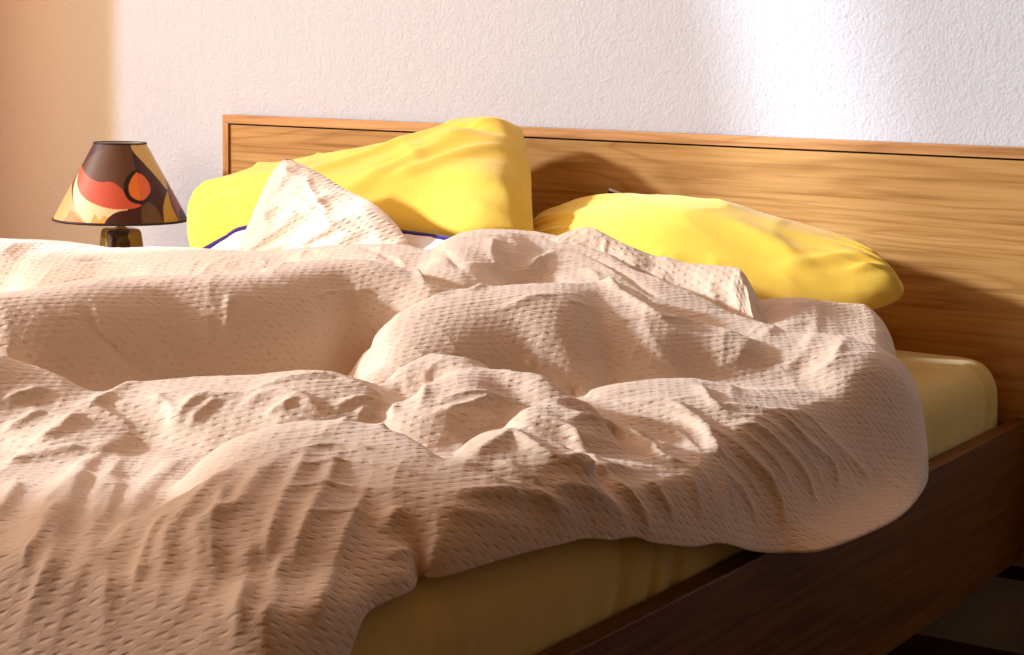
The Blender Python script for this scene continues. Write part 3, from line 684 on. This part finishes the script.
# printed motif of the shade as closed outlines (sheet coordinates), painted in order
MOTIF = [((96, 66, 50), None),
 ((70, 36, 38), [(230, 40), (345, 78), (262, 150), (205, 215), (100, 300)]),
 ((236, 168, 110), [(215, 190), (170, 260), (172, 360), (215, 440), (235, 500), (20, 500), (60, 440), (160, 250)]),
 ((214, 128, 60), [(140, 440), (165, 405), (200, 440), (225, 480), (120, 480)]),
 ((240, 218, 172), [(200, 225), (178, 290), (178, 370), (215, 440), (262, 485), (320, 480), (370, 430), (450, 404), (400, 380), (280, 350)]),
 ((226, 176, 92), [(262, 470), (285, 425), (305, 452), (330, 430), (345, 450), (318, 484), (270, 484)]),
 ((204, 92, 68), [(215, 190), (246, 238), (300, 266), (372, 268), (420, 300), (450, 340), (528, 384), (470, 396), (380, 400), (280, 374), (215, 330), (194, 262)]),
 ((66, 32, 30), [(318, 490), (352, 440), (400, 412), (470, 400), (560, 380), (560, 500), (400, 500)]),
 ((62, 30, 32), [(470, 60), (478, 150), (492, 210), (480, 300), (520, 384), (600, 500), (640, 500), (634, 400), (655, 300), (600, 230), (520, 120)]),
 ((98, 70, 48), [(518, 388), (556, 366), (596, 396), (618, 440), (630, 500), (530, 500)]),
 ((206, 178, 106), [(470, 60), (476, 108), (540, 180), (600, 245), (654, 306), (640, 240), (596, 160), (548, 60)]),
 ((196, 164, 70), [(655, 308), (632, 380), (632, 440), (642, 500), (722, 500), (700, 440), (672, 380)]),
 ((140, 74, 74), [(548, 60), (600, 160), (645, 240), (668, 330), (694, 400), (735, 500), (800, 500), (700, 300), (600, 100)]),
 ((56, 28, 34), [(715, 440), (745, 490), (800, 500), (760, 430), (720, 400)]),
 ((34, 16, 20), [(494, 204), (450, 240), (432, 290), (446, 345), (490, 372), (540, 368), (575, 325), (572, 330), (530, 345), (480, 345), (462, 300), (480, 250)]),
 ((34, 16, 20), [(494, 204), (520, 225), (482, 260), (458, 300), (470, 345), (510, 355), (560, 340), (545, 365), (500, 374), (450, 350), (430, 295), (448, 240)]),
 ((226, 124, 48), [(496, 218), (470, 250), (455, 295), (470, 338), (518, 356), (506, 300), (500, 250)]),
 ((216, 104, 66), [(496, 218), (535, 238), (564, 285), (560, 325), (520, 356), (506, 300)])]
def motif_colors(px, py):
    out = np.zeros(px.shape + (4,)); 
    for col, P in MOTIF:
        c = np.array(s2l(col))
        if P is None: out[:] = c; continue
        Q_ = spl(P, 6); ins = np.zeros(px.shape, bool)
        for i in range(len(Q_) - 1):
            x0, y0 = Q_[i]; x1, y1 = Q_[i + 1]
            cc = ((y0 > py) != (y1 > py)); ins ^= cc & (px < x0 + (py - y0) * (x1 - x0) / (y1 - y0 + 1e-9))
        out[ins] = c
    return out
m = NT('retro_printed_shade', 0.42, 0.35); at = m.n('ShaderNodeAttribute'); at.attribute_name = 'print'
m.l(at.outputs['Color'], m.b.inputs['Base Color']); M_shade = m.m
def cone():
    nz, ns = 150, 640; t = np.linspace(0, 1, nz + 1)[:, None]; a = np.linspace(0, 2 * math.pi, ns, endpoint=False)[None]
    r_ = rb + (rt - rb) * t; V3 = np.stack(np.broadcast_arrays(LX + r_ * np.cos(a), NY + r_ * np.sin(a), LZ0 + (LZ1 - LZ0) * t), -1)
    da = (a - toc + math.pi) % (2 * math.pi) - math.pi; u_ = -np.sin(da) * r_ / rb if False else np.sin(da) * r_ / rb
    px = 415 + 350 * u_; py = 475 - 395 * t - 20 * (1 - np.abs(np.cos(da))) * (1 - t); px, py = np.broadcast_arrays(px, py)
    cols = motif_colors(px, py); ii = np.arange((nz + 1) * ns).reshape(nz + 1, ns); jj = np.roll(ii, -1, 1)
    f_ = np.stack([ii[:-1].ravel(), jj[:-1].ravel(), jj[1:].ravel(), ii[1:].ravel()], 1)
    o = mesh('lamp_shade', V3.reshape(-1, 3), f_, M_shade)
    ca = o.data.color_attributes.new('print', 'FLOAT_COLOR', 'POINT'); ca.data.foreach_set('color', cols.reshape(-1)); return o
sh = adopt(cone(), lamp)
def ring(name, r, z, t, mat): 
    P = [(LX + r * math.cos(a), NY + r * math.sin(a), z) for a in np.linspace(0, 2 * math.pi, 97)]
    return tube(name, P, t, mat, sh, 8)
ring('trim', rb, LZ0, .0030, M_black); ring('trim', rt, LZ1, .0022, M_black)
lin_ = lathe('lining', [(rb - .003, LZ0), (rt - .003, LZ1)], M_shade_in, sh, 64, (LX, NY, 0))
# base: tapered rounded square ceramic block
def base_mat():
    m = NT('glazed_patterned_ceramic', 0.22, 0.6); c = m.coords('Object')
    w = m.n('ShaderNodeTexNoise', i_Scale=9.0, i_Detail=0.0, i_Distortion=0.5); m.l(c, w.inputs['Vector'])
    m.l(m.ramp(w.outputs['Fac'], [(0, s2l((120, 30, 18))), (.44, s2l((50, 28, 20))), (.50, s2l((158, 128, 66))), (.57, s2l((104, 84, 36))), (.64, s2l((70, 34, 24)))], 'CONSTANT'), m.b.inputs['Base Color'])
    return m.m
def lbase():
    zb0, zb1 = zt, LZ0 - .022; prof = [(.0, .0), (.062, .0), (.066, .006)] + [(.064 - (.064 - .041) * t, .006 + (zb1 - zb0 - .016) * t) for t in np.linspace(.1, 1, 10)] + [(.0385, zb1 - zb0 - .003), (.034, zb1 - zb0), (.0, zb1 - zb0)]
    v_ = []; f_ = []; n = 48
    for r, z in prof:
        for k in range(n):
            a = 2 * math.pi * k / n + toc + .35; c_, s_ = math.cos(a), math.sin(a); q = (abs(math.cos(2 * math.pi * k / n)) ** 5 + abs(math.sin(2 * math.pi * k / n)) ** 5) ** (-1 / 5)
            v_.append((LX + r * q * c_, NY + r * q * s_, zt + z))
    for i in range(len(prof) - 1):
        for k in range(n): k2 = (k + 1) % n; f_.append((i * n + k, i * n + k2, (i + 1) * n + k2, (i + 1) * n + k))
    return mesh('lamp_base', v_, f_, base_mat())
adopt(lbase(), lamp)
adopt(lathe('neck', [(.014, LZ0 - .023), (.014, LZ0 - .019), (.008, LZ0 - .017), (.009, LZ0 - .008), (.012, LZ0), (.012, LZ0 + .05), (.0, LZ0 + .05)], M_brass, None, 32, (LX, NY, 0)), lamp)
M_bulb = plain('frosted_bulb', (0.85, 0.83, 0.78, 1), 0.3)
adopt(lathe('bulb', [(.012, LZ0 + .05), (.014, LZ0 + .06), (.028, LZ0 + .09), (.03, LZ0 + .105), (.024, LZ0 + .125), (.0, LZ0 + .134)], M_bulb, None, 32, (LX, NY, 0)), lamp)

# ---------------------------------------------------------------- added sheer curtain, unseen; its slanting gap shapes the wall's light band
def sheer(name, edge_a, edge_b, dense=.6, tint=(.95, .92, .88, 1), glow=(.9, .5, .2, 1)):
    m = None
    if m is None:
        q = NT('added_voile', 0.9, 0.0); m = q.m; q.b.inputs['Base Color'].default_value = (.9, .86, .8, 1)
        tr = q.n('ShaderNodeBsdfTransparent'); tr.inputs[0].default_value = tint; tl = q.n('ShaderNodeBsdfTranslucent'); tl.inputs[0].default_value = glow
        mx = q.n('ShaderNodeMixShader'); mx.inputs[0].default_value = dense; q.l(tr.outputs[0], mx.inputs[1]); q.l(tl.outputs[0], mx.inputs[2])
        q.l(mx.outputs[0], q.t.nodes['Material Output'].inputs['Surface'])
    nz, ny = 30, 160; v = []; f = []
    for i in range(nz + 1):
        z = ZS - .1 + (ZH - ZS + .2) * i / nz; a, b = edge_a(z), edge_b(z)
        for j in range(ny + 1):
            y = a + (b - a) * j / ny; v.append((XL + .05 + .018 * math.sin(j * .9 + .3 * math.sin(z * 3)), y, z))
    for i in range(nz):
        for j in range(ny): k = i * (ny + 1) + j; f.append((k, k + 1, k + ny + 2, k + ny + 1))
    return mesh(name, v, f, m)
g0 = lambda z: -1.56 + (z - 2.25) * .25; g1 = lambda z: -1.71 + (z - 2.25) * .25
tag(sheer('added_sheer', g0, lambda z: -.33), 'added unseen sheer white curtain panel filtering the sun nearer the headboard wall', 'curtain', 'added sheer curtains')
tag(sheer('added_sheer', lambda z: W1[0] - .05 + 0 * z, g1, .58), 'added unseen sheer white curtain panel filtering the sun nearer the foot of the bed', 'curtain', 'added sheer curtains')

v = []; f = []; nz, ny = 8, 260  # added orange curtain, unseen; stops the sun at the added second window
for i in range(nz + 1):
    for j in range(ny + 1):
        y = W2[0] - .15 + (W2[1] - W2[0] + .22) * j / ny; v.append((XL + .012 + .012 * math.sin(j * .55) * (1.2 - .04 * i), y, .12 + 3.0 * i / nz))
for i in range(nz):
    for j in range(ny): k = i * (ny + 1) + j; f.append((k, k + 1, k + ny + 2, k + ny + 1))
tag(mesh('added_curtain', v, f, fabric('added_curtain_cloth', (.8, .3, .06, 1)).m), 'added unseen orange curtain blocking the sun at the added window beyond the foot of the bed', 'curtain')

tag(sheer('added_curtain', lambda z: -.315, lambda z: .025, .35, (.76, .56, .14, 1)), 'added unseen translucent orange curtain tinting the sun at the corner by the lamp', 'curtain')  # added panel, unseen; turns the sun on the wall corner orange

# ---------------------------------------------------------------- light
def area(name, loc, rot_to, size, energy, col):
    l = bpy.data.lights.new(name, 'AREA'); l.shape = 'RECTANGLE'; l.size, l.size_y = size; l.energy = energy; l.color = col
    o = bpy.data.objects.new(name, l); COL.objects.link(o); o.location = loc
    o.rotation_euler = (Vector(rot_to) - Vector(loc)).to_track_quat('-Z', 'Y').to_euler(); return o
sun = bpy.data.lights.new('sun', 'SUN'); sun.energy = 11.5; sun.angle = math.radians(4); sun.color = (0.80, 0.89, 1.0)
area('ceiling_fill', (.6, -1.2, 3.15), (.8, -1.1, 0), (2.6, 2.2), 19, (1.0, .50, .19))  # added warm fill light under the ceiling, standing in for bounce
so = bpy.data.objects.new('sun', sun); COL.objects.link(so)
so.rotation_euler = Vector((0.775, 0.565, -0.34)).to_track_quat('-Z', 'Y').to_euler()
# sky seen through the first window; added low orange fill light at the second
area('window_light', (XL + .10, -2.45, (ZS + ZH) / 2), (1.0, -1.5, .6), (3.6, ZH - ZS - .1), 55, (0.92, 0.95, 1.0))
area('orange_fill', (XL + .10, (W2[0] + W2[1]) / 2, (ZS + ZH) / 2), (1.0, -1.4, .6), (W2[1] - W2[0] - .1, ZH - ZS - .1), 22, (1.0, 0.46, 0.15))
wd = bpy.data.worlds.new('world'); S.world = wd; wd.use_nodes = True
wd.node_tree.nodes['Background'].inputs[0].default_value = (1.0, 0.50, 0.20, 1); wd.node_tree.nodes['Background'].inputs[1].default_value = 0.13
